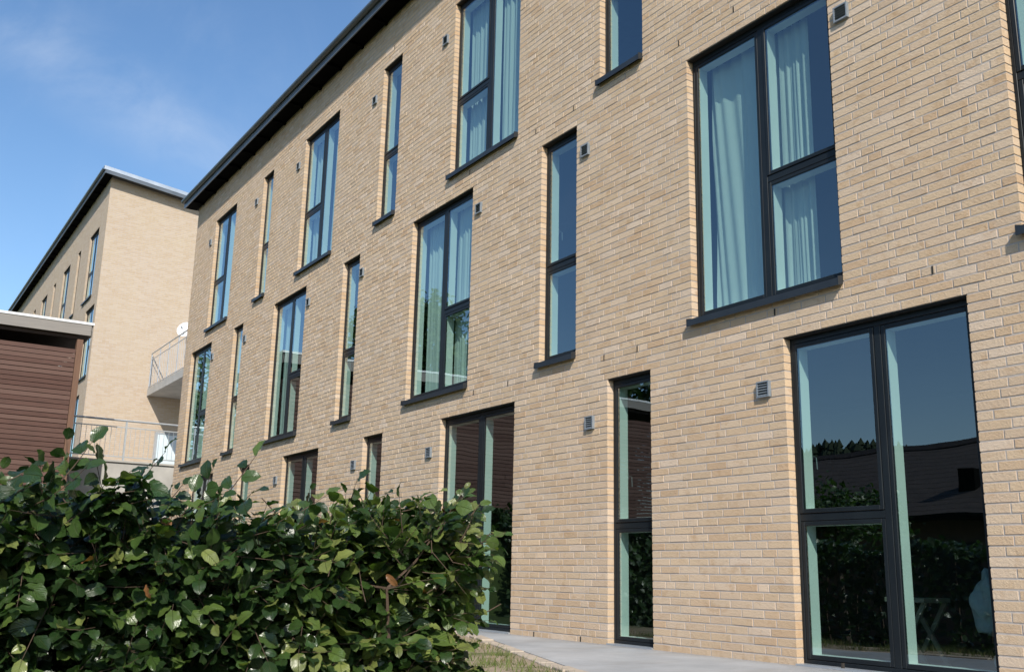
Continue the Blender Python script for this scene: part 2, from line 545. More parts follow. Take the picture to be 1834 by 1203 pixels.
def wall_cells(x0, x1, z0, z1, opens):
    xs = sorted({x0, x1, *[o[0] for o in opens], *[o[1] for o in opens]})
    zs = sorted({z0, z1, *[o[2] for o in opens], *[o[3] for o in opens]})
    xs = [x for x in xs if x0 <= x <= x1]
    zs = [z for z in zs if z0 <= z <= z1]
    out = []
    for a, b_ in zip(xs[:-1], xs[1:]):
        col = []
        for c_, d in zip(zs[:-1], zs[1:]):
            mx_, mz = (a + b_) / 2, (c_ + d) / 2
            if any(o[0] < mx_ < o[1] and o[2] < mz < o[3] for o in opens):
                continue
            if col and abs(col[-1][3] - c_) < 1e-9:
                col[-1][3] = d
            else:
                col.append([a, b_, c_, d])
        out += col
    return out

def wall_sheet(mb, cells, opens, y0, y1):
    """front and back sheets plus the jambs of every opening (a hollow but closed shell)"""
    for a, b_, c_, d in cells:
        mb.quad((a, y0, c_), (b_, y0, c_), (b_, y0, d), (a, y0, d))
        mb.quad((a, y1, c_), (a, y1, d), (b_, y1, d), (b_, y1, c_))
    for a, b_, c_, d in opens:
        mb.quad((a, y0, c_), (a, y0, d), (a, y1, d), (a, y1, c_))
        mb.quad((b_, y0, c_), (b_, y1, c_), (b_, y1, d), (b_, y0, d))
        mb.quad((a, y0, c_), (a, y1, c_), (b_, y1, c_), (b_, y0, c_))
        mb.quad((a, y0, d), (b_, y0, d), (b_, y1, d), (a, y1, d))
REC = .0028
b = MB()
J = .004
op_in = [(o[0] - J, o[1] + J, o[2] - (J if o[2] > .1 else 0), o[3] + J) for o in OPEN]
wall_sheet(b, wall_cells(XL + .006, XR, 0, ZT, op_in), op_in, YF + REC, YF + .203)
wall = b.build('brick_wall', M_mortar, bld)

# ---- bricks
PAL = np.array([(.545, .405, .235), (.515, .375, .215), (.565, .435, .275), (.495, .345, .19), (.58, .455, .30), (.53, .40, .25),
                (.475, .315, .165), (.605, .49, .345), (.55, .42, .26), (.505, .375, .235)])
PAL = PAL * np.array([1.09, 1.085, 1.21])
PAL = PAL.mean(0) + (PAL - PAL.mean(0)) * .6
PW = np.array([.17, .15, .14, .09, .1, .12, .05, .05, .08, .05])
def brick_geo(L, H=.0545, D=.104, ch=.0012):
    x, z = L / 2, H / 2
    V = [(-x + ch, 0, -z + ch), (x - ch, 0, -z + ch), (x - ch, 0, z - ch), (-x + ch, 0, z - ch),
         (-x, ch, -z), (x, ch, -z), (x, ch, z), (-x, ch, z), (-x, D, -z), (x, D, -z), (x, D, z), (-x, D, z)]
    F = [(0, 1, 2, 3), (0, 4, 5, 1), (1, 5, 6, 2), (2, 6, 7, 3), (3, 7, 4, 0), (4, 8, 9, 5), (5, 9, 10, 6), (6, 10, 11, 7), (7, 11, 8, 4)]
    return np.array(V), np.array(F)
JW = .011
bricks = []     # (xc, zc, L)
prev = []
ncourse = int(ZT / P)
for k in range(ncourse):
    z0 = k * P
    zm = z0 + P / 2
    segs = [(XL, XR)]
    for o in OPEN:
        if o[2] - .001 < zm < o[3] + .001:
            ns = []
            for a, c_ in segs:
                if o[1] <= a or o[0] >= c_:
                    ns.append((a, c_))
                else:
                    if o[0] - a > .02:
                        ns.append((a, o[0]))
                    if c_ - o[1] > .02:
                        ns.append((o[1], c_))
            segs = ns
    cur = []
    for a, c_ in segs:
        x = a
        first = True
        while x < c_ - .02:
            best = None
            opts = [.229, .229, .229, .109, .169] if first else [.229, .229, .229, .229, .109]
            random.shuffle(opts)
            for Lb in opts:
                j = x + Lb
                if c_ - j < .09:
                    Lb = c_ - x
                    if Lb > .27:
                        Lb = Lb / 2 - JW / 2
                    best = Lb
                    break
                near = min((abs(j + JW / 2 - q) for q in prev), default=1)
                if near > .035:
                    best = Lb
                    break
            if best is None:
                best = .169
            best = min(best, c_ - x)
            if c_ - x - best < .03:
                best = c_ - x
            bricks.append((x + best / 2, zm, best))
            cur.append(x + best + JW / 2)
            x += best + JW
            first = False
    prev = cur
BX = np.array(bricks)
camM = np.array([list(r2), list(u2), list(fw)])
def project(Pw):
    d = (np.asarray(Pw) - np.array(EYE)) @ camM.T
    return 917 + 1798.2 * d[:, 0] / d[:, 2], 601.5 - 1798.2 * d[:, 1] / d[:, 2], d[:, 2]
pu, pv, pd = project(np.stack([BX[:, 0], np.full(len(BX), YF), BX[:, 1]], -1))
inside = (pu > 15) & (pu < 1820) & (pv > 10) & (pv < 1195) & (pd > 0)
e0 = project(np.stack([BX[:, 0] - BX[:, 2] / 2, np.full(len(BX), YF), BX[:, 1]], -1))[0]
e1 = project(np.stack([BX[:, 0] + BX[:, 2] / 2, np.full(len(BX), YF), BX[:, 1]], -1))[0]
area = np.where(inside, (e1 - e0) / pd, 0)
order = np.argsort(-area)
single = set()
for i in order:
    if any(abs(BX[i, 2] - q) < .0015 for q in (.229, .169, .109)) and len(single) < 300:
        single.add(int(i))
col_i = rng.choice(len(PAL), len(BX), p=PW / PW.sum())
push = rng.normal(-.0002, .0009, len(BX)).clip(-.0025, .0011)
cache = {}
for i in sorted(single):
    key = (round(BX[i, 2], 2), int(col_i[i]))
    if key not in cache:
        Lq = min((.229, .169, .109), key=lambda q: abs(q - BX[i, 2]))
        v, f = brick_geo(Lq)
        cache[key] = np_mesh('brick', v, f, M_brick, col=np.repeat(PAL[col_i[i]][None], len(f), 0))
    o = link('brick', cache[key], None, wall)
    o.location = Vector((BX[i, 0], YF + push[i], BX[i, 1])) - bld.location
    o.rotation_euler = (random.gauss(0, .006), random.gauss(0, .006), random.gauss(0, .004))
    o.scale = (1 + random.gauss(0, .004), 1, 1 + random.gauss(0, .022))
VV, FF, CC = [], [], []
nv = 0
for i in range(len(BX)):
    if i in single:
        continue
    v, f = brick_geo(BX[i, 2])
    v = v * np.array([1 + rng.normal(0, .004), 1, 1 + rng.normal(0, .022)])
    tl_ = rng.normal(0, .006)
    v[:, 2] += v[:, 0] * tl_
    v = v + np.array([BX[i, 0], YF + push[i], BX[i, 1] + rng.normal(0, .0007)]) - np.array(bld.location)
    VV.append(v)
    FF.append(f + nv)
    nv += len(v)
    cl = PAL[col_i[i]] * (1 + rng.normal(0, .035))
    CC.append(np.repeat(cl[None], len(f), 0))
link('brickwork', np_mesh('brickwork', np.concatenate(VV), np.concatenate(FF), M_brick, col=np.concatenate(CC)), None, wall, 'stuff')

# open weep joints above the windows
for x, z in ((-4.04, 2.75), (-7.73, 2.75), (-7.22, 2.75), (-9.5, 2.75), (-10.26, 2.75), (-5.83, 5.67), (-6.56, 5.67), (-5.49, 2.75), (-8.27, 5.7), (-9.01, 5.7),
             (-12.03, 5.7), (-12.98, 8.6), (-10.52, 5.7), (-14.47, 5.67), (-5.0, .03), (-8.1, .03), (-8.9, .03)):
    k = math.floor(z / P)
    b = MB().box(x - .006, x + .006, YF - .0045, YF + .02, k * P + .005, k * P + .061)
    b.build('weep_hole', M_joint_dark, wall)

# ---- windows
YW = YF + .072
def window(parent, name, x0, x1, z0, z1, kind, split, ground, yw=YW, lining=True):
    g = .003
    x0 += g; x1 -= g; z1 -= g
    z0b = z0 + (.0 if ground else .03)
    fwid, fd = .026, .075
    b = MB()
    y0, y1 = yw, yw + fd
    b.box(x0, x0 + fwid, y0, y1, z0b, z1)
    b.box(x1 - fwid, x1, y0, y1, z0b, z1)
    b.box(x0 + fwid, x1 - fwid, y0, y1, z1 - fwid - .022, z1)
    bot = .055 if ground else .038
    b.box(x0 + fwid, x1 - fwid, y0, y1, z0b, z0b + bot)
    zi0, zi1 = z0b + bot, z1 - fwid - .022
    zt = z0 + 1.1
    cells = []
    mw = .056
    if kind == 'wide':
        xm = x0 + (x1 - x0) * .515
        b.box(xm - mw / 2, xm + mw / 2, y0 + .002, y1, zi0, zi1)
        L, Rr = (x0 + fwid, xm - mw / 2), (xm + mw / 2, x1 - fwid)
        for cell, sp in ((L, split == 'L'), (Rr, split == 'R')):
            if sp:
                b.box(cell[0], cell[1], y0 + .004, y1, zt - mw / 2, zt + mw / 2)
                cells += [(*cell, zi0, zt - mw / 2, False), (*cell, zt + mw / 2, zi1, True)]
            else:
                cells += [(*cell, zi0, zi1, False)]
    else:
        cell = (x0 + fwid, x1 - fwid)
        b.box(cell[0], cell[1], y0 + .004, y1, zt - mw / 2, zt + mw / 2)
        cells += [(*cell, zi0, zt - mw / 2, False), (*cell, zt + mw / 2, zi1, True)]
    w = b.build('window', M_frame, parent, bevel=.0025)
    lp = MB().box(x0 + .001, x1 - .001, YF + .012, yw - .001, z1 - .004, z1 + .001)
    lp.build('lintel_plate', M_gasket, w)
    sw = .033
    for a, c_, d, e, opening in cells:
        a += .003; c_ -= .003; d += .003; e -= .003
        ys0, ys1 = y0 + .004, y0 + .031
        if opening:
            ys0 = y0 - .004
        s_ = MB()
        s_.box(a, a + sw, ys0, ys1, d, e)
        s_.box(c_ - sw, c_, ys0, ys1, d, e)
        s_.box(a + sw, c_ - sw, ys0, ys1, d, d + sw)
        s_.box(a + sw, c_ - sw, ys0, ys1, e - sw, e)
        s_.build('sash', M_frame, w, bevel=.003)
        p_ = MB()
        yg = ys0 + .009
        q = .004
        p_.quad((a + sw - q, yg, d + sw - q), (c_ - sw + q, yg, d + sw - q), (c_ - sw + q, yg, e - sw + q), (a + sw - q, yg, e - sw + q))
        p_.build('pane', M_glass, w)
        # white timber inside the sash
        iw = MB()
        yi0, yi1 = y0 + .032, y1 + .055
        iw.box(a, a + sw, yi0, yi1, d, e)
        iw.box(c_ - sw, c_, yi0, yi1, d, e)
        iw.box(a + sw, c_ - sw, yi0, yi1, d, d + sw)
        iw.box(a + sw, c_ - sw, yi0, yi1, e - sw, e)
        iw.build('inner_sash', M_white, w)
        if opening and ground or (kind == 'narrow' and opening):
            zh = d + .45
            h = MB()
            h.box(a + .012, a + .032, yi1 + .001, yi1 + .012, zh - .03, zh + .03)
            h.tube([(a + .022, yi1 + .01, zh), (a + .022, yi1 + .045, zh), (a + .03, yi1 + .05, zh - .01), (a + .035, yi1 + .05, zh - .10)], .006, 6)
            h.build('handle', M_handle, w)
    if lining:
        lb = MB()
        yl0, yl1 = y1 + .002, YF + .208
        th = .012
        zb = z0b + (.01 if ground else .02)
        lb.box(x0 - .001, x0 + th, yl0 + .055, yl1, zb, z1)
        lb.box(x1 - th, x1 + .001, yl0 + .055, yl1, zb, z1)
        lb.box(x0 + th, x1 - th, yl0 + .055, yl1, z1 - th, z1)
        lb.box(x0 + th, x1 - th, yl0 + .055, yl1, zb, zb + th)
        lb.build('inner_reveal', M_white, w)
    if not ground:
        sb = MB()
        e_ = .012
        sb.prism([(yw + .012, z0 + .036), (YF - .055, z0 + .022), (YF - .055, z0 - .036), (YF - .049, z0 - .036), (YF - .049, z0 + .004), (yw + .012, z0 + .004)], 'x', x0 - .012, x1 - .002)
        sb.build('sill', M_sill, w)
        for xa in (x0 - .018, x1 - .002):
            en = MB()
            en.prism([(YF - .001, z0 + .045), (YF - .058, z0 + .032), (YF - .058, z0 - .04), (YF - .001, z0 - .02)], 'x', xa, xa + .006)
            en.build('sill_end', M_sill, w)
    else:
        sb = MB().box(x0 - .001, x1 + .001, YF - .02, yw + .01, .0125, .026)
        sb.build('threshold', M_alu, w)
    return w
for nm, x0, x1, z0, z1, kind, split in wins:
    window(bld, nm, x0, x1, z0, z1, kind, split, z0 < .1)

# ---- vents
for i, (x, z) in enumerate(((-11.29, 7.91), (-13.59, 7.93), (-16.86, 7.93), (-19.16, 7.94), (-22.3, 7.92), (-4.66, 5.05), (-8.04, 5.08), (-10.25, 5.09), (-13.72, 5.1),
                            (-15.89, 5.1), (-19.2, 5.07), (-21.33, 5.07), (-5.63, 2.13), (-7.95, 2.12), (-11.32, 2.12), (-13.63, 2.14), (-16.86, 2.13), (-19.2, 2.13))):
    w_, h_ = .066, .066
    b = MB()
    y0, y1 = YF - .03, YF + .004
    b.box(x - w_, x - w_ + .012, y0, y1, z - h_, z + h_)
    b.box(x + w_ - .012, x + w_, y0, y1, z - h_, z + h_)
    b.box(x - w_ + .012, x + w_ - .012, y0, y1, z + h_ - .012, z + h_)
    b.box(x - w_ + .012, x + w_ - .012, y0, y1, z - h_, z - h_ + .012)
    b.box(x - w_ + .012, x + w_ - .012, YF - .005, YF + .003, z - h_ + .012, z + h_ - .012)
    v = b.build('wall_vent', M_vent, bld)
    for k in range(5):
        zz = z - h_ + .024 + k * .021
        MB().prism([(y0 + .002, zz - .008), (y0 + .004, zz - .010), (YF - .007, zz + .006), (YF - .009, zz + .008)], 'x', x - w_ + .0125, x + w_ - .0125).build('louvre', M_vent, v)

# ---- other walls, floors, rooms, roof
b = MB()
b.box(XL + .002, XL + .30, YF + .222, YF + 9.5, 0, ZT)
b.box(XL + .30, XR, YF + 9.2, YF + 9.5, 0, ZT)
b.box(XR, XR + .3, YF + .01, YF + 9.5, 0, ZT)
b.build('rear_wall', M_farbrick, bld)
# brick return of the left corner
b = MB()
b.box(XL + .002, XL + .30, YF + .11, YF + .221, 0, ZT)
b.build('corner_return', M_farbrick, bld)
b = MB()
for z0, z1 in ((-.02, .011), (zc(41), zc(42.6)), (zc(85), zc(86.6))):
    b.box(XL + .31, XR - .01, YF + .232, YF + 9.19, z0, z1)
b.box(XL + .31, XR - .01, YF + 4.2, YF + 4.3, .012, ZT - .01)
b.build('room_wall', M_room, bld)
b = MB()
for x in (-19.7, -14.1, -8.5, -2.9):
    b.box(x - .06, x + .06, YF + .235, YF + 4.19, .012, zc(41) - .01)
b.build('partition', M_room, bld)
OV = .285
SLP = -.12
def roof_parts(parent, xl, xr, zs, depth, over_end_l, over_end_r, end_flash):
    b = MB()
    y0, y1 = YF - OV + .002, YF + depth
    z_ = lambda y: zs + (y - (YF - OV)) * SLP
    b.prism([(y0, zs + .045), (y1, z_(y1) + .045), (y1, z_(y1) + .20), (y0, zs + .20)], 'x', xl - over_end_l, xr + over_end_r)
    rf = b.build('roof', M_roof, parent)
    b = MB()
    b.prism([(y0, zs), (YF - .003, zs), (YF - .003, zs + .04), (y0, zs + .04)], 'x', xl - over_end_l, xr + over_end_r)
    b.build('soffit', M_soffit, rf)
    # rafter ends show as darker ribs under the eaves
    # half round gutter on the fascia
    b = MB()
    yg, zg, rg = YF - OV - .05, zs + .16, .058
    prof = [(yg + rg * math.cos(a), zg + rg * math.sin(a)) for a in [math.pi + math.pi * i / 8 for i in range(9)]]
    prof += [(yg + (rg - .006) * math.cos(a), zg + (rg - .006) * math.sin(a)) for a in [2 * math.pi - math.pi * i / 8 for i in range(9)]]
    b.prism(prof, 'x', xl - over_end_l - .01, xr + over_end_r + .01)
    b.build('gutter', M_gutter, rf, smooth=False)
    b = MB()
    b.box(xl - over_end_l, xr + over_end_r, YF - OV - .02, YF - OV, zs - .02, zs + .21)
    b.build('fascia', M_gutter, rf)
    n = int((xr - xl) / .9)
    for i in range(n):
        x = xl + .4 + i * .9
        b = MB()
        b.prism([(YF - OV + .01, zs - .002), (YF - .004, zs - .002), (YF - .004, zs - .05), (YF - OV + .01, zs - .035)], 'x', x, x + .06)
        b.build('rafter_end', M_soffit, rf)
    if end_flash:
        b = MB()
        xe = xr + over_end_r
        b.prism([(y0 - .06, zs + .12), (y1, z_(y1) + .12), (y1, z_(y1) + .235), (y0 - .06, zs + .235)], 'x', xe + .001, xe + .03)
        b.prism([(y0 - .06, zs + .236), (y1, z_(y1) + .236), (y1, z_(y1) + .25), (y0 - .06, zs + .25)], 'x', xe - .22, xe + .03)
        b.build('end_flashing', M_alu, rf)
        b = MB()
        b.prism([(y0, zs - .01), (y1, z_(y1) - .01), (y1, z_(y1) + .118), (y0, zs + .118)], 'x', xe + .001, xe + .02)
        b.build('barge_board', M_gutter, rf)
    return rf
roof_parts(bld, XL, XR + .3, ZT, 9.7, .22, .2, False)

# ------------------------------------------------------------------ second block further along
b2 = empty('apartment_building', (-45, YF, 3), 'smaller yellow brick block further back at the left, its bare end wall sunlit', 'building')
BXR, BZT = -35.8, 14.02
b2w = [(-38.65, -37.02, 9.95, 12.55, 'wide', 'L'), (-41.0, -40.40, 9.95, 12.55, 'narrow', 'T'), (-44.2, -42.62, 9.95, 12.55, 'wide', 'L'), (-46.6, -45.96, 9.95, 12.55, 'narrow', 'T'),
       (-49.8, -48.2, 9.95, 12.55, 'wide', 'L'), (-52.2, -51.5, 9.95, 12.55, 'narrow', 'T'), (-55.4, -53.8, 9.95, 12.55, 'wide', 'L'), (-61.0, -59.4, 9.95, 12.55, 'wide', 'L'),
       (-37.76, -36.2, 6.93, 9.5, 'wide', 'R'), (-43.3, -41.8, 6.93, 9.5, 'wide', 'R'), (-40.3, -39.7, 6.93, 9.5, 'narrow', 'T'),
       (-38.65, -37.02, 3.9, 6.4, 'wide', 'L'), (-41.0, -40.4, 3.9, 6.4, 'narrow', 'T')]
op2 = [w[:4] for w in b2w]
b = MB()
wall_sheet(b, wall_cells(-75, BXR, 2.5, BZT, op2), op2, YF, YF + .203)
b.box(BXR - .35, BXR, YF + .001, YF + 10, 2.5, BZT)
b.box(-75, -74.7, YF + .221, YF + 10, 2.5, BZT)
b.box(-74.7, BXR - .351, YF + 9.7, YF + 10, 2.5, BZT)
w2 = b.build('brick_wall', M_farbrick, b2)
b = MB()
b.box(-74.6, BXR - .36, YF + 3, YF + 3.2, 2.6, BZT - .02)
for z in (2.9, 6.6, 9.7):
    b.box(-74.6, BXR - .36, YF + .23, YF + 2.99, z - .15, z)
b.build('room_wall', M_room, b2)
for x0, x1, z0, z1, kind, split in b2w:
    window(b2, '', x0, x1, z0, z1, kind, split, False)
roof_parts(b2, -75, BXR, BZT, 10.2, .3, .38, True)
# gable top under the sloping roof is below the flat wall top; pale blue door at the far end of the end wall
d = MB().box(BXR + .001, BXR + .05, 8.56, 9.56, 3.03, 5.12)
door = d.build('door', M_bluedoor, b2)
MB().box(BXR + .051, BXR + .07, 9.36, 9.42, 3.9, 4.2).build('door_handle', M_handle, door)
f_ = MB()
f_.box(BXR + .001, BXR + .06, 8.48, 8.555, 3.03, 5.2)
f_.box(BXR + .001, BXR + .06, 9.565, 9.64, 3.03, 5.2)
f_.box(BXR + .001, BXR + .06, 8.556, 9.564, 5.125, 5.2)
f_.build('door_frame', M_galv, door)

# ------------------------------------------------------------------ access balcony between the blocks
bal = empty('access_balcony', (-30, 9.5, 6.5), 'grey concrete access balcony with steel railing between the two brick blocks', 'balcony')
MB().box(BXR + .01, XL - .3, 8.10, 11.6, 6.42, 6.62).build('floor_slab', M_concrete, bal)
MB().box(BXR + .01, XL - .3, 8.06, 8.098, 6.40, 6.66).build('edge_plate', M_concrete, bal)
x = BXR + .12
while x < XL - .4:
    MB().box(x - .02, x + .02, 8.062, 8.09, 6.662, 7.86).build('post', M_galv, bal)
    MB().box(x + .045, x + 1.105, 8.070, 8.076, 6.74, 7.66).build('infill_panel', None or M_galv, bal) if False else None
    for j in range(1, 5):
        xb = x + j * 1.15 / 5
        if xb < XL - .4:
            MB().box(xb - .005, xb + .005, 8.071, 8.081, 6.72, 7.66).build('baluster', M_galv, bal)
    x += 1.15
MB().tube([(BXR + .1, 8.076, 7.89), (XL - .35, 8.076, 7.89)], .024, 8).build('handrail', M_galv, bal)
MB().box(BXR + .1, XL - .35, 8.068, 8.084, 7.662, 7.69).build('lower_rail', M_galv, bal)
MB().box(BXR + .1, XL - .35, 8.066, 8.086, 6.69, 6.718).build('bottom_rail', M_galv, bal)

# ------------------------------------------------------------------ retaining wall and its railing
rw = thing(MB().box(-25.62, -25.42, 4.02, 13.0, -.5, 3.06).build('retaining_wall', M_concrete, None, bevel=.01), 'low grey concrete retaining wall at the left end of the long block', 'retaining wall')
MB().box(-25.66, -25.38, 4.0, 13.0, 3.062, 3.11).build('coping', M_concrete, rw)
ral = empty('steel_railing', (-25.5, 6.5, 3.11), 'thin galvanised steel railing standing on the concrete retaining wall', 'railing')
y = 4.1
while y < 12.9:
    MB().box(-25.52, -25.48, y - .02, y + .02, 3.112, 4.06).build('post', M_galv, ral)
    for j in range(1, 11):
        yb = y + j * 1.25 / 11
        MB().box(-25.505, -25.495, yb - .005, yb + .005, 3.22, 3.90).build('baluster', M_galv, ral)
    y += 1.25
MB().tube([(-25.5, 4.04, 4.085), (-25.5, 12.95, 4.085)], .024, 8).build('handrail', M_galv, ral)
MB().box(-25.51, -25.49, 4.04, 12.95, 3.902, 3.93).build('lower_rail', M_galv, ral)
MB().box(-25.51, -25.49, 4.04, 12.95, 3.19, 3.218).build('bottom_rail', M_galv, ral)

def dish(loc, label, facing):
    e = empty('satellite_dish', loc, label, 'dish')
    V, F = [(0, 0, 0)], []
    n, rings = 20, 5
    for i in range(1, rings + 1):
        r_ = .27 * i / rings
        for j in range(n):
            a = 2 * math.pi * j / n
            V.append((r_ * math.cos(a), r_ * math.sin(a), .075 * (i / rings) ** 2))
    for j in range(n):
        F.append((0, 1 + j, 1 + (j + 1) % n))
    for i in range(rings - 1):
        for j in range(n):
            a, c_ = 1 + i * n + j, 1 + i * n + (j + 1) % n
            F.append((a, a + n, c_ + n, c_))
    me = bpy.data.meshes.new('reflector')
    me.from_pydata(V, [], F)
    me.polygons.foreach_set('use_smooth', [True] * len(me.polygons))
    o = link('reflector', me, M_dishw, e)
    so = o.modifiers.new('thickness', 'SOLIDIFY')
    so.thickness = .008
    o.rotation_euler = Vector(facing).to_track_quat('Z', 'Y').to_euler()
    b = MB()
    l = Vector(loc)
    f_ = Vector(facing).normalized()
    b.tube([l - Vector((0, 0, .2)) + f_ * .02, l - Vector((0, 0, .1)) + f_ * .3], .011, 6)
    b.tube([l + f_ * .29 - Vector((0, 0, .09)), l + f_ * .37 - Vector((0, 0, .06))], .028, 8)
    b.build('feed_arm', M_galv, e)
    MB().tube([l - f_ * .03, l - f_ * .12, l - f_ * .12 - Vector((0, 0, .9))], .018, 6).build('mast', M_galv, e)
dish((-32.6, 8.35, 8.17), 'round white dish behind the upper balcony railing, in the sun', (.75, -.6, .3))
dish((-33.2, 8.9, 5.25), 'round pale dish in the shade under the balcony', (.75, -.6, .3))

# ------------------------------------------------------------------ timber shed on the left
shed = empty('timber_shed', (-25, -3, 2), 'red brown timber shed with flat white-edged roof at the left edge', 'shed')
SX, SY0, SY1 = -23.4, -9.4, 3.80
ZF0, ZF1 = 5.595, 5.83            # fascia
zb = 2.05
PB = .104
while zb < 5.24:
    cuts = [SY0, random.uniform(-7, -5.5), random.uniform(-3.6, -1.8), random.uniform(.2, 2.4), SY1 - .13]
    for a, c_ in zip(cuts[:-1], cuts[1:]):
        px = random.uniform(-.006, .006)
        mb = MB()
        mb.prism([(SX - .026 + px, zb), (SX + px, zb + random.uniform(0, .004)), (SX + px - .004, zb + PB - .011), (SX - .026 + px, zb + PB - .011)], 'y', a + .002, c_ - .003)
        mb.build('board', M_board, shed)
    zb += PB
MB().box(SX - .18, SX + .014, SY1 - .125, SY1, 1.6, ZF0 - .10).build('corner_post', M_post, shed, bevel=.004)
for y in (-9.3, -6.6, -3.9, -1.2, 1.4):
    MB().box(SX - .15, SX - .035, y - .06, y + .06, 1.4, ZF0 - .09).build('stud', M_dark_timber, shed)
zb = 2.05
while zb < 5.24:
    MB().box(SX - 3.2, SX - .185, SY1 - .03, SY1 - .008, zb, zb + PB - .011).build('board', M_board, shed)
    zb += PB
MB().box(SX - 3.3, SX - 3.25, SY0, SY1, 1.2, ZF0 - .05).build('rear_wall', M_dark_timber, shed)
MB().box(SX - .17, SX - .04, SY0, SY1 - .13, ZF0 - .085, ZF0 - .003).build('top_beam', M_dark_timber, shed)
rf = MB().box(SX - 3.5, SX + .02, SY0 - .2, SY1 + .13, ZF0 + .002, ZF1).build('roof', M_dark_timber, shed)
MB().box(SX + .021, SX + .055, SY0 - .2, SY1 + .13, ZF0, ZF1 + .004).build('fascia', M_fascia, rf)
MB().box(SX - 3.5, SX + .021, SY1 + .131, SY1 + .165, ZF0, ZF1 + .004).build('fascia', M_fascia, rf)
MB().box(SX - .25, SX + .07, SY0 - .22, SY1 + .18, ZF1 + .006, ZF1 + .06).build('edge_flashing', M_dishw, rf)

# ------------------------------------------------------------------ curtains
def curtain(x0, x1, z0, z1, yc, label, amp=.035, wl_=.13, lean=0.0, group='curtains behind the windows'):
    n = max(10, int((x1 - x0) / .012))
    m = 14
    ph = random.uniform(0, 6)
    V, F = [], []
    for j in range(m + 1):
        tz = j / m
        for i in range(n + 1):
            tx = i / n
            xx = x0 + (x1 - x0) * tx
            a = amp * (.65 + .5 * math.sin(tx * 5 + ph) * (1 - .4 * tz))
            s_ = xx / wl_ * 2 * math.pi + ph + .9 * math.sin(tx * 7 + ph * 2) + lean * tz * 6
            yy = yc + a * math.sin(s_) + .012 * math.sin(s_ * 2.7 + tz * 2)
            V.append((xx + lean * (tz - .5) * .3 * (tx - .2), yy, z0 + (z1 - z0) * tz))
    for j in range(m):
        for i in range(n):
            k = j * (n + 1) + i
            F.append((k, k + 1, k + n + 2, k + n + 1))
    me = bpy.data.meshes.new('curtain')
    me.from_pydata(V, [], F)
    me.polygons.foreach_set('use_smooth', [True] * len(F))
    o = link('curtain', me, M_curtain)
    thing(o, label, 'curtain', group)
WD = {w[0]: w for w in wins}
def hang(nm, f0, f1, label, **k):
    _, x0, x1, z0, z1, *_r = WD[nm]
    curtain(x0 + (x1 - x0) * f0, x0 + (x1 - x0) * f1, z0 + .07, z1 - .05, YF + .262, label, **k)
hang('G2', .035, .49, 'pale curtain with slanting folds in the left pane of the largest upper window', lean=.45, wl_=.27, amp=.028)
hang('G2', .52, .74, 'pale pleated curtain behind the two right panes of the largest upper window', wl_=.09, amp=.03)
hang('E3', .04, .47, 'pale curtain behind the split left panes of the wide top window cut by the edge', wl_=.11)
hang('E3', .55, .93, 'pale curtain in the tall right pane of the wide top window cut by the edge', wl_=.085)
hang('E2', .04, .47, 'pale curtain in the tall left pane of the middle window reflecting a green tree', wl_=.14)
hang('E2', .52, .74, 'pale pleated curtain behind the split right panes of the middle window reflecting a green tree', wl_=.09)
hang('C3', .05, .42, 'pale curtain at the left of the wide top window second from the roof corner', wl_=.12)
hang('C3', .55, .90, 'pale curtain at the right of the wide top window second from the roof corner', wl_=.1)
hang('A3', .05, .47, 'pale curtain at the left of the wide top window nearest the roof corner', wl_=.12)
hang('A3', .55, .93, 'pale curtain at the right of the wide top window nearest the roof corner', wl_=.1)
hang('A2', .08, .42, 'greenish curtain at the left of the middle window nearest the balcony', wl_=.12)
hang('A2', .58, .90, 'greenish curtain at the right of the middle window nearest the balcony', wl_=.1)
hang('C2', .05, .30, 'narrow curtain at the left of the middle window above the hedge shoot', wl_=.09)

# folding side table and a cloth just inside the big ground floor window
tb = empty('folding_table', (-4.55, YF + .75, 0), 'pale folding table with crossed legs behind the large ground floor window', 'table')
tx0, tx1, ty0, ty1, th_ = -5.08, -4.74, YF + .62, YF + .95, .52
MB().box(tx0, tx1, ty0, ty1, th_ - .035, th_).build('tabletop', M_pale_wood, tb, bevel=.004)
for y in (ty0 + .03, ty1 - .05):
    for (xa, xb) in ((tx0 + .04, tx1 - .02), (tx1 - .04, tx0 + .02)):
        dy = .0 if xa < xb else .024
        MB().prism([(xa - .02, th_ - .036), (xa + .02, th_ - .036), (xb + .02, .012), (xb - .02, .012)], 'y', y + dy, y + dy + .02).build('leg', M_pale_wood, tb)
def cloth(loc, sc, label):
    me = bpy.data.meshes.new('cloth')
    import bmesh
    bm = bmesh.new()
    bmesh.ops.create_icosphere(bm, subdivisions=4, radius=1)
    for v in bm.verts:
        n = v.co.normalized()
        k = 1 + .16 * math.sin(n.x * 5 + n.z * 3) + .12 * math.sin(n.y * 7 - n.z * 6) + .07 * math.sin(n.x * 13 + n.y * 9)
        v.co = Vector((n.x * sc[0], n.y * sc[1], n.z * sc[2])) * k
    bm.to_mesh(me)
    bm.free()
    me.polygons.foreach_set('use_smooth', [True] * len(me.polygons))
    o = link('cloth', me, M_cloth_blue)
    o.location = loc
    thing(o, label, 'cloth')

cloth((-4.18, YF + .62, .50), (.15, .10, .20), 'crumpled grey blue cloth beside the right edge of the large ground floor window')
cloth((-4.06, YF + .55, .12), (.09, .07, .14), 'small grey blue cloth lying low at the right edge of the large ground floor window')
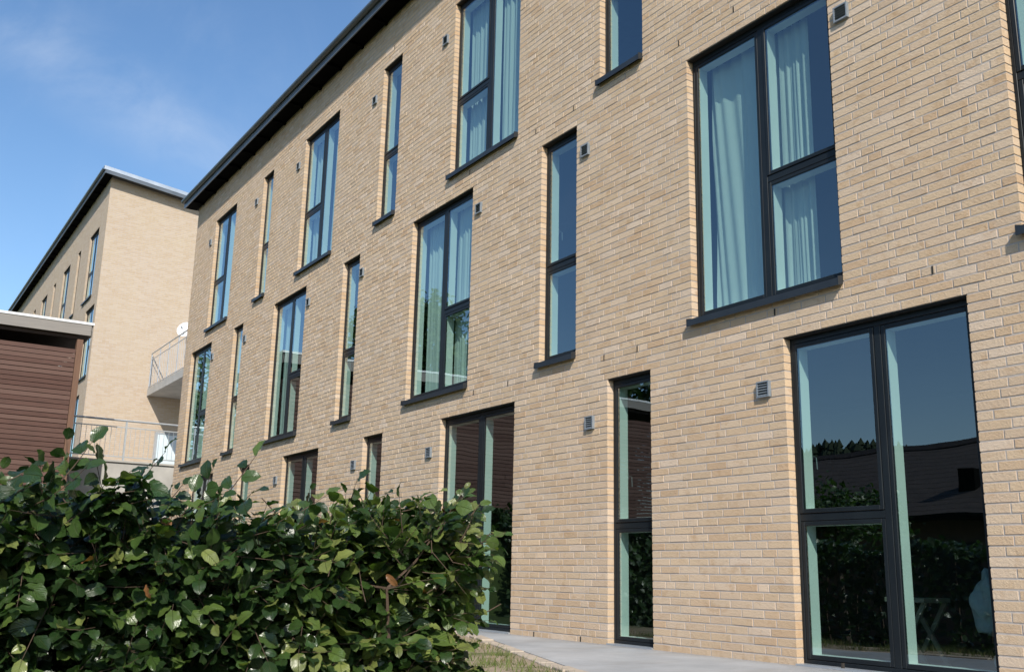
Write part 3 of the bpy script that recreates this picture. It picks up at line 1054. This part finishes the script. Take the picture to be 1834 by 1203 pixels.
# ------------------------------------------------------------------ foliage
def leaf_geo(nu=2, nv=6, width=.60, fold=.22, curl=.2, wave=.05, seed=0, wob=.03):
    r_ = random.Random(seed)
    ph = r_.uniform(0, 6)
    V, F, UV = [], [], []
    for j in range(nv + 1):
        v = j / nv
        w = width / 2 * (math.sin(math.pi * min(1, v * .94 + .03)) ** .62) * (1 - .12 * (v - .45))
        if j == nv:
            w = .012
        for i in range(-nu, nu + 1):
            u = i / nu
            ww = w * (1 + wob * math.sin(v * 31 + ph) * (abs(u) > .9))
            x = u * ww
            z = abs(u) * ww * fold + wave * math.sin(v * 15 + ph + u * 1.7) * abs(u) - curl * (v ** 2) + .05 * math.sin(v * 3)
            V.append((x, v, z))
    n = 2 * nu + 1
    for j in range(nv):
        for i in range(2 * nu):
            k = j * n + i
            F.append((k, k + 1, k + n + 1, k + n))
            for (a, b_) in ((i, j), (i + 1, j), (i + 1, j + 1), (i, j + 1)):
                UV.append(((a - nu) / nu, b_ / nv))
    return np.array(V), np.array(F), np.array(UV)
LV = [leaf_geo(nv=6, width=random.uniform(.66, .86), fold=random.uniform(-.05, .3), curl=random.uniform(-.05, .42), wave=random.uniform(.035, .09), seed=s, wob=.06) for s in range(10)]
LV += [leaf_geo(nu=1, nv=3, width=random.uniform(.65, .8), fold=.2, curl=.2, wave=.05, seed=s) for s in range(4)]
LCOL = np.array([(.016, .040, .011), (.023, .054, .013), (.033, .070, .015), (.048, .092, .019), (.090, .140, .030), (.17, .20, .055), (.26, .115, .045)])
def frame(d, n):
    d = d.normalized()
    n = (n - d * n.dot(d)).normalized()
    x = d.cross(n)
    return np.array([list(x), list(d), list(n)]).T      # columns: x, length, normal

HX, HY0, HY1, HT, HB = -2.6, -1.6, 1.62, .755, -.93      # front face x, ends, top, bottom
leaves = []    # (pos, 3x3, size, variant, colour index)
twigs = MB()
def shoot(p, d, upv, length, nleaf, size, tipyoung, thin=.0014, low=False):
    d = d.normalized()
    side = d.cross(upv)
    if side.length < .1:
        side = d.orthogonal()
    side.normalize()
    nrm_ = side.cross(d).normalized()
    pts = []
    bend = random.uniform(-.15, .25)
    for i in range(4):
        t_ = i / 3
        pts.append(p + d * (length * t_) + nrm_ * (bend * length * t_ * t_))
    twigs.tube(pts, [thin, thin * .85, thin * .7, thin * .4], 4)
    for i in range(nleaf):
        t_ = (i + .6) / nleaf
        q = p + d * (length * t_) + nrm_ * (bend * length * t_ * t_)
        sgn = 1 if i % 2 else -1
        if i == nleaf - 1:
            ld = d + side * random.uniform(-.3, .3)
        else:
            ld = d * random.uniform(.35, .8) + side * sgn * random.uniform(.6, 1.0)
        ld = ld + Vector((0, 0, random.uniform(-.3, .1)))
        n_ = nrm_ + Vector((random.gauss(0, .28), random.gauss(0, .28), random.gauss(0, .2)))
        sz = size * random.uniform(.6, 1.35) * (1 - .25 * t_)
        corner = p.y > 1.0 and p.z > .25 and random.random() < .5  # corner leaves paler: young growth, with backlight painted into the colour
        young_backlit = (tipyoung and t_ > .7) or corner
        r_ = random.random()
        ci = (5 if r_ < .35 else 4) if young_backlit and r_ < .75 else (0 if r_ < .28 else 1 if r_ < .58 else 2 if r_ < .82 else 3 if r_ < .95 else 4 if r_ < .996 else 6)
        leaves.append((q + ld.normalized() * .006, frame(ld, n_), sz, random.randrange(10, 14) if low else random.randrange(10), ci))
random.seed(21)
def hx_front(y, z):
    return HX + .07 * math.sin(y * 2.3 + 1) * math.sin(z * 2.1 + .5) + .04 * math.sin(y * 6 + z * 5) - .10 * max(0, (z - HT + .25)) 
def top_z(y):
    return HT + .03 * math.sin(y * 2.1 + .8) + .02 * math.sin(y * 5.7) + (.05 if y > 1.3 else 0)
N_F = 4600
for i in range(N_F):
    y = random.uniform(HY0, HY1)
    z = HB + (top_z(y) - HB) * random.random() ** .85
    dpt = abs(random.gauss(0, .13)) + .02
    x = hx_front(y, z) - dpt - .06
    d = Vector((random.uniform(.35, 1), random.gauss(0, .55), random.gauss(.05, .45)))
    upv = Vector((random.gauss(.8, .3), random.gauss(-.1, .25), 1))
    shoot(Vector((x, y, z)), d, upv, random.uniform(.09, .2), random.randint(5, 7), .054, random.random() < .22)
for i in range(900):    # top
    y = random.uniform(HY0, HY1)
    x = random.uniform(HX - .8, HX - .02)
    z = top_z(y) - abs(random.gauss(0, .07)) - .07
    d = Vector((random.gauss(.2, .5), random.gauss(0, .5), random.uniform(.3, 1)))
    shoot(Vector((x, y, z)), d, Vector((random.gauss(.3, .3), random.gauss(0, .3), 1)), random.uniform(.08, .17), random.randint(4, 6), .052, random.random() < .5)
for i in range(800):    # end face towards the wall
    z = random.uniform(HB, top_z(HY1))
    x = random.uniform(HX - .8, HX - .02)
    y = HY1 - abs(random.gauss(0, .08)) - .08
    d = Vector((random.gauss(.2, .45), random.uniform(.3, 1), random.gauss(.1, .4)))
    shoot(Vector((x, y, z)), d, Vector((random.gauss(.2, .3), random.gauss(.35, .3), 1)), random.uniform(.08, .17), random.randint(4, 6), .052, random.random() < .35)
for i in range(4200):    # inner growth so that one cannot see through
    y = random.uniform(HY0 + .1, HY1 - .12)
    z = random.uniform(HB, top_z(y) - .12)
    x = random.uniform(HX - .65, HX - .2)
    shoot(Vector((x, y, z)), Vector((random.gauss(.3, .6), random.gauss(0, .6), random.gauss(0, .5))), Vector((random.gauss(.5, .3), 0, 1)), random.uniform(.1, .2), 5, .10, False, low=True)
# long free shoots that stick out of the top
def ray_at(u_, v_, x_):
    d = fw + r2 * ((u_ - 917) / 1798.2) - u2 * ((v_ - 601.5) / 1798.2)
    return EYE + d * (x_ / d.x)
for (ua, va, ub, vb, nl, sz, xx) in ((405, 888, 462, 812, 4, .062, -2.62), (110, 860, 172, 792, 4, .056, -2.6), (200, 870, 238, 846, 3, .062, -2.6), (720, 915, 800, 896, 4, .048, -2.7),
                                     (800, 935, 832, 886, 4, .042, -2.7), (540, 915, 588, 884, 4, .048, -2.7), (850, 962, 905, 950, 4, .034, -2.66), (15, 860, 60, 840, 3, .055, -2.55),
                                     (830, 935, 862, 908, 4, .04, -2.66), (300, 900, 330, 868, 4, .045, -2.7)):
    pa, pb = ray_at(ua, va, xx), ray_at(ub, vb, xx)
    shoot(pa, pb - pa, Vector((.5, -.2, 1)), (pb - pa).length, nl, sz, random.random() < .4, .0018)
# main stems
for i in range(26):
    y = HY0 + (i + random.random()) * (HY1 - HY0) / 26
    x = HX - .4 + random.gauss(0, .08)
    pts = [Vector((x, y, gz(x, y) - .05))]
    for k in range(5):
        pts.append(pts[-1] + Vector((random.gauss(0, .05), random.gauss(0, .06), .30)))
    twigs.tube(pts, [.016, .014, .012, .01, .007, .004], 6)
    for k in range(1, 6):
        for s_ in range(4):
            a = pts[k]
            e_ = a + Vector((random.uniform(-.3, .08), random.gauss(0, .2), random.uniform(.02, .2)))
            twigs.tube([a, (a + e_) / 2 + Vector((0, 0, -.02)), e_], [.004, .003, .0018], 4)

hedge = empty('beech_hedge', (HX - .4, .1, 0), 'glossy dark green beech hedge with a clipped end across the lower left foreground', 'hedge')
off = np.array(hedge.location)
# a few brown or yellow dead leaves where the photograph has them
def place_leaf(u_, v_, x_, size, ci, d, n):
    m3 = frame(Vector(d), Vector(n))
    m3[:, 0] *= .6
    leaves.append((ray_at(u_, v_, x_), m3, size, 3, ci))
place_leaf(692, 1028, -2.44, .042, 6, (.3, .7, -.75), (.6, -.8, .3))
place_leaf(262, 1046, -2.42, .034, 6, (.1, .25, -1), (.5, -1, .1))
LP = np.array([list(l[0]) for l in leaves])
cen = np.array([list(l[0] + Vector(l[1][:, 1]) * l[2] * .5) for l in leaves])
lu, lv, ld_ = project(cen)
size = np.array([l[2] for l in leaves])
dist = np.linalg.norm(cen - np.array(EYE), axis=1)
vis = (lu > 8) & (lu < 1000) & (lv > 760) & (lv < 1195)
# nearest leaf per image cell is the one in front
cellkey = {}
for i in np.where(vis)[0]:
    k = (int(lu[i] // 22), int(lv[i] // 22))
    if k not in cellkey or dist[i] < dist[cellkey[k]]:
        cellkey[k] = i
facing = np.array([abs(float(np.dot(l[1][:, 2], (np.array(EYE) - cen[i]) / dist[i]))) for i, l in enumerate(leaves)])
cand = sorted(cellkey.values(), key=lambda i: -(size[i] / dist[i]) ** 2 * (.25 + facing[i]))[:300]
singles = set(int(i) for i in cand)
lcache = {}
VV, FF, CC, UU = [], [], [], []
nv = 0
for i, (p_, m3, sz, va, ci) in enumerate(leaves):
    v, f, uv = LV[va]
    if i in singles:
        key = (va, ci)
        if key not in lcache:
            lcache[key] = np_mesh('leaf', v, f, M_leaf, col=np.repeat(LCOL[ci][None], len(f), 0), uv=uv, smooth=True)
        o = link('leaf', lcache[key], None, hedge)
        M4 = Matrix([[*(m3[r_] * sz), p_[r_] - off[r_]] for r_ in range(3)] + [[0, 0, 0, 1]])
        o.matrix_local = M4
    else:
        w_ = (v * sz) @ m3.T + np.array(p_) - off
        VV.append(w_)
        FF.append(f + nv)
        nv += len(v)
        CC.append(np.repeat((LCOL[ci] * random.uniform(.8, 1.25))[None], len(f), 0))
        UU.append(uv)
link('foliage', np_mesh('foliage', np.concatenate(VV), np.concatenate(FF), M_leaf, np.concatenate(CC), np.concatenate(UU), True), None, hedge, 'stuff')
twigs.build('twigs', M_twig, hedge, 'stuff')

# neighbouring hedge and trees, seen in the window panes
def cluster_mesh(points, normals, size, cols, nam, m):
    V, F, CC, UU = [], [], [], []
    nv = 0
    base = [leaf_geo(nu=1, nv=2, width=.7, fold=.2, curl=.2, wave=.05, seed=s) for s in range(5)]
    for p_, n_ in zip(points, normals):
        v, f, uv = random.choice(base)
        d = Vector((random.gauss(0, 1), random.gauss(0, 1), random.gauss(-.3, .6)))
        m3 = frame(d, Vector(n_) + Vector((random.gauss(0, .4), random.gauss(0, .4), random.gauss(0, .4))))
        sz = size * random.uniform(.6, 1.3)
        V.append((v * sz) @ m3.T + np.array(p_))
        F.append(f + nv)
        nv += len(v)
        CC.append(np.repeat((np.array(random.choice(cols)) * random.uniform(.8, 1.2))[None], len(f), 0))
        UU.append(uv)
    return np_mesh(nam, np.concatenate(V), np.concatenate(F), m, np.concatenate(CC), np.concatenate(UU), True)
h2 = empty('beech_hedge', (-11, -2.1, -.9), 'dark clipped garden hedge reflected low in the ground floor windows', 'hedge')
pts, nrs = [], []
for i in range(16000):
    x = random.uniform(-26, -5.6)
    tz_ = max(1.15, float(gz(x, -2.1)) + .4) + .08 * math.sin(x * 3)
    z = random.uniform(float(gz(x, -2.1)), tz_)
    s_ = random.choice((1, 1, 1, 0))
    if s_:
        pts.append((x + 11, .38 - abs(random.gauss(0, .16)), z + .9))
        nrs.append((.1, .7, .7))
    else:
        pts.append((x + 11, random.uniform(-.4, .4), tz_ + .9 + random.gauss(0, .05)))
        nrs.append((0, 0, 1))
link('foliage', cluster_mesh(pts, nrs, .13, [(.015, .04, .012), (.025, .06, .016), (.04, .085, .02)], 'foliage', M_leaf), None, h2, 'stuff')
b = MB()
for i in range(24):
    x = -16.8 + i * .48
    b.tube([(x, -2.1, -.95), (x + random.gauss(0, .05), -2.1 + random.gauss(0, .05), .1), (x, -2.1 + random.gauss(0, .1), .95)], [.025, .018, .008], 6)
b.build('stems', M_twig, h2, 'stuff')

h3 = empty('beech_hedge', (-14.6, 0, -.9), 'dark clipped hedge in front of the timber shed, mirrored in the narrow ground window', 'hedge')
pts, nrs = [], []
for i in range(9000):
    y = random.uniform(-1.8, 3.0)
    zt_ = 1.5 + .06 * math.sin(y * 4)
    if random.random() < .75:
        pts.append((.4 - abs(random.gauss(0, .16)), y, random.uniform(-.9, zt_) + .9))
        nrs.append((.7, .1, .7))
    else:
        pts.append((random.uniform(-.4, .4), y, zt_ + .9 - abs(random.gauss(0, .06))))
        nrs.append((0, 0, 1))
link('foliage', cluster_mesh(pts, nrs, .13, [(.015, .04, .012), (.025, .06, .016), (.04, .085, .02)], 'foliage', M_leaf), None, h3, 'stuff')
b = MB()
for i in range(10):
    y = -1.7 + i * .5
    b.tube([(-14.6, y, -1), (-14.6 + random.gauss(0, .05), y, .1), (-14.6, y + random.gauss(0, .1), 1.05)], [.025, .018, .008], 6)
b.build('stems', M_twig, h3, 'stuff')

def tree(name, x, y, h, rad, label, cols, n=6500, lsz=.24, seed=0):
    r_ = random.Random(seed)
    random.seed(seed)
    z0 = float(gz(x, y))
    e = empty(name, (x, y, z0), label, 'tree', 'trees reflected in the windows')
    b = MB()
    top = Vector((x + r_.gauss(0, .2), y + r_.gauss(0, .2), z0 + h * .8))
    base = Vector((x, y, z0 - .1))
    b.tube([base, base.lerp(top, .3) + Vector((.08, .05, 0)), base.lerp(top, .65), top], [h * .028, h * .022, h * .014, h * .004], 8)
    limbs = []
    for k in range(11):
        a = base.lerp(top, r_.uniform(.3, .9))
        ang = r_.uniform(0, 6.28)
        L = rad * r_.uniform(.6, 1)
        e_ = a + Vector((math.cos(ang) * L, math.sin(ang) * L, r_.uniform(.1, .5) * L))
        b.tube([a, a.lerp(e_, .5) + Vector((0, 0, .06 * L)), e_], [h * .010, h * .007, h * .003], 6)
        limbs.append(e_)
    b.build('trunk', M_bark, e)
    pts, nrs = [], []
    cents = limbs + [a.lerp(top, .5) for a in limbs] + [top]
    for i in range(n):
        c_ = r_.choice(cents)
        s_ = rad * r_.uniform(.22, .42)
        d = Vector((r_.gauss(0, 1), r_.gauss(0, 1), r_.gauss(0, .8))).normalized() * s_ * r_.random() ** .4
        p_ = c_ + d
        pts.append((p_.x - x, p_.y - y, p_.z - z0))
        nrs.append((d.x, d.y, d.z + .5))
    link('crown', cluster_mesh(pts, nrs, lsz, cols, 'crown', M_leaf), None, e)
GREEN = [(.04, .09, .02), (.055, .115, .03), (.03, .07, .018), (.075, .13, .035)]
DARK = [(.02, .05, .015), (.03, .065, .02), (.04, .08, .02)]
tree('broadleaf_tree', -32, -4.7, 10.2, 3.0, 'green tree behind the shed mirrored in the middle-storey panes', GREEN, seed=1)
tree('broadleaf_tree', -35, -11, 10, 3.2, 'dark bushy tree mirrored beside the shed roof in the window panes', DARK, seed=2)
tree('broadleaf_tree', -29.8, -12.5, 11.8, 3.3, 'tall dark tree mirrored above the white roof edge in the narrow ground window', DARK, seed=3)
tree('broadleaf_tree', -16.5, -7.9, 4.7, 1.5, 'small bright green tree mirrored in the large ground floor window', GREEN, 2600, .15, seed=4)
tree('broadleaf_tree', -56, -3.6, 13.5, 3.7, 'far green tree mirrored in the window nearest the balcony', GREEN, seed=8)

# ------------------------------------------------------------------ house opposite (only mirrored)
oh = empty('opposite_house', (-14, -15, 0), 'low house with brown tiled roof mirrored in the large ground floor window', 'house')
hx0, hx1 = -26.0, 2.0
ye, yr, ze, zr = -11.6, -17.1, 2.3, 4.92
MB().box(hx0 + .4, hx1 - .4, yr - 5, ye - .5, -1.4, 2.25).build('wall', M_housewall, oh)
b = MB()
n = 16
for s_ in (1, -1):
    for i in range(n):
        t0, t1 = i / n, (i + 1) / n
        ya, yb = (ye + (yr - ye) * t0, ye + (yr - ye) * t1)
        za, zb_ = ze + (zr - ze) * t0, ze + (zr - ze) * t1
        if s_ < 0:
            ya, yb = 2 * yr - ya, 2 * yr - yb
        b.prism([(ya, za), (yb, zb_), (yb, zb_ + .07), (ya, za + .076)], 'x', hx0, hx1)
orf = b.build('roof', M_tile, oh)
MB().box(hx0, hx1, ye + .02, ye + .12, ze - .02, ze + .09).build('gutter', M_soffit, orf)
MB().prism([(yr - .16, zr + .03), (yr, zr + .2), (yr + .16, zr + .03)], 'x', hx0, hx1).build('ridge', M_tile, orf)
MB().box(-16.6, -16.1, -13.6, -13.1, 2.9, 3.75).build('roof_vent', M_soffit, orf)
for x in (-17, -13.5, -10):
    w_ = MB().box(x, x + 1.5, ye - .5, ye - .44, .4, 1.7).build('window', M_frame, oh)
    MB().box(x + .1, x + 1.4, ye - .439, ye - .43, .5, 1.6).build('pane', M_gasket, w_)

# wooded hill far behind the viewer, mirrored too
hxs = np.linspace(-420, 200, 63)
hys = np.linspace(-260, -70, 20)
def hill_z(x, y):
    r_ = 20.6 * np.exp(-((x + 104) / 27.0) ** 2) + 5 * np.exp(-((x + 260) / 90.0) ** 2) + 3 * np.exp(-((x - 60) / 90.0) ** 2)
    return -1.3 + r_ * sst(-70, -118, y) * (1 - .75 * sst(-150, -260, y))
HXg, HYg = np.meshgrid(hxs, hys)
V = np.stack([HXg, HYg, hill_z(HXg, HYg)], -1).reshape(-1, 3)
I = np.arange(V.shape[0]).reshape(len(hys), len(hxs))
F = np.stack([I[:-1, :-1], I[:-1, 1:], I[1:, 1:], I[1:, :-1]], -1).reshape(-1, 4)
link('hills', np_mesh('hills', V, F, M_hill, smooth=True), kind='structure')
random.seed(5)
V, F = [], []
nv = 0
for i in range(2600):
    x, y = random.uniform(-210, -30), random.uniform(-140, -98)
    h = random.uniform(2.4, 3.8)
    z0 = float(hill_z(x, y)) - .5
    for lay in range(3):
        n = 5
        za, zb_ = z0 + h * (.12 + .27 * lay), z0 + h * (.50 + .25 * lay)
        rr_ = h * (.40 - .10 * lay)
        for j in range(n):
            a = 6.283 * j / n
            k = random.uniform(.75, 1.2)
            V.append((x + rr_ * k * math.cos(a), y + rr_ * k * math.sin(a), za))
        V.append((x, y, zb_))
        for j in range(n):
            F.append((nv + j, nv + (j + 1) % n, nv + n))
        nv += n + 1
link('far_wood', np_mesh('far_wood', np.array(V), np.array(F), M_needle), kind='stuff')

# ------------------------------------------------------------------ grass by the paving
random.seed(11)
V, F, CC = [], [], []
nv = 0
tuft = [(random.uniform(-9.5, -3.2), random.uniform(1.6, 5.2)) for _ in range(520)]
def inside_apron(x, y):
    xs_ = [-10.6, -9.4, -5.6, -4.0, 3]
    ys_ = [5.93, 5.70, 4.22, 3.62, 3.4]
    return y > np.interp(x, xs_, ys_) - .2
for x, y in tuft:
    if inside_apron(x, y):
        continue
    tone = random.random()
    for k in range(random.randint(10, 26)):
        px, py = x + random.gauss(0, .07), y + random.gauss(0, .07)
        if inside_apron(px, py):
            continue
        z = float(gz(px, py)) - .01
        h = random.uniform(.03, .09)
        a = random.uniform(0, 6.28)
        w_ = random.uniform(.003, .006)
        lx, ly = random.gauss(0, .03), random.gauss(0, .03)
        V += [(px - w_ * math.cos(a), py - w_ * math.sin(a), z), (px + w_ * math.cos(a), py + w_ * math.sin(a), z), (px + lx, py + ly, z + h)]
        F.append((nv, nv + 1, nv + 2))
        nv += 3
        CC.append((.16, .19, .06) if tone < .5 else (.10, .15, .035) if tone < .85 else (.26, .21, .10))
link('grass', np_mesh('grass', np.array(V), np.array(F), M_grass, col=np.array(CC)), kind='stuff')
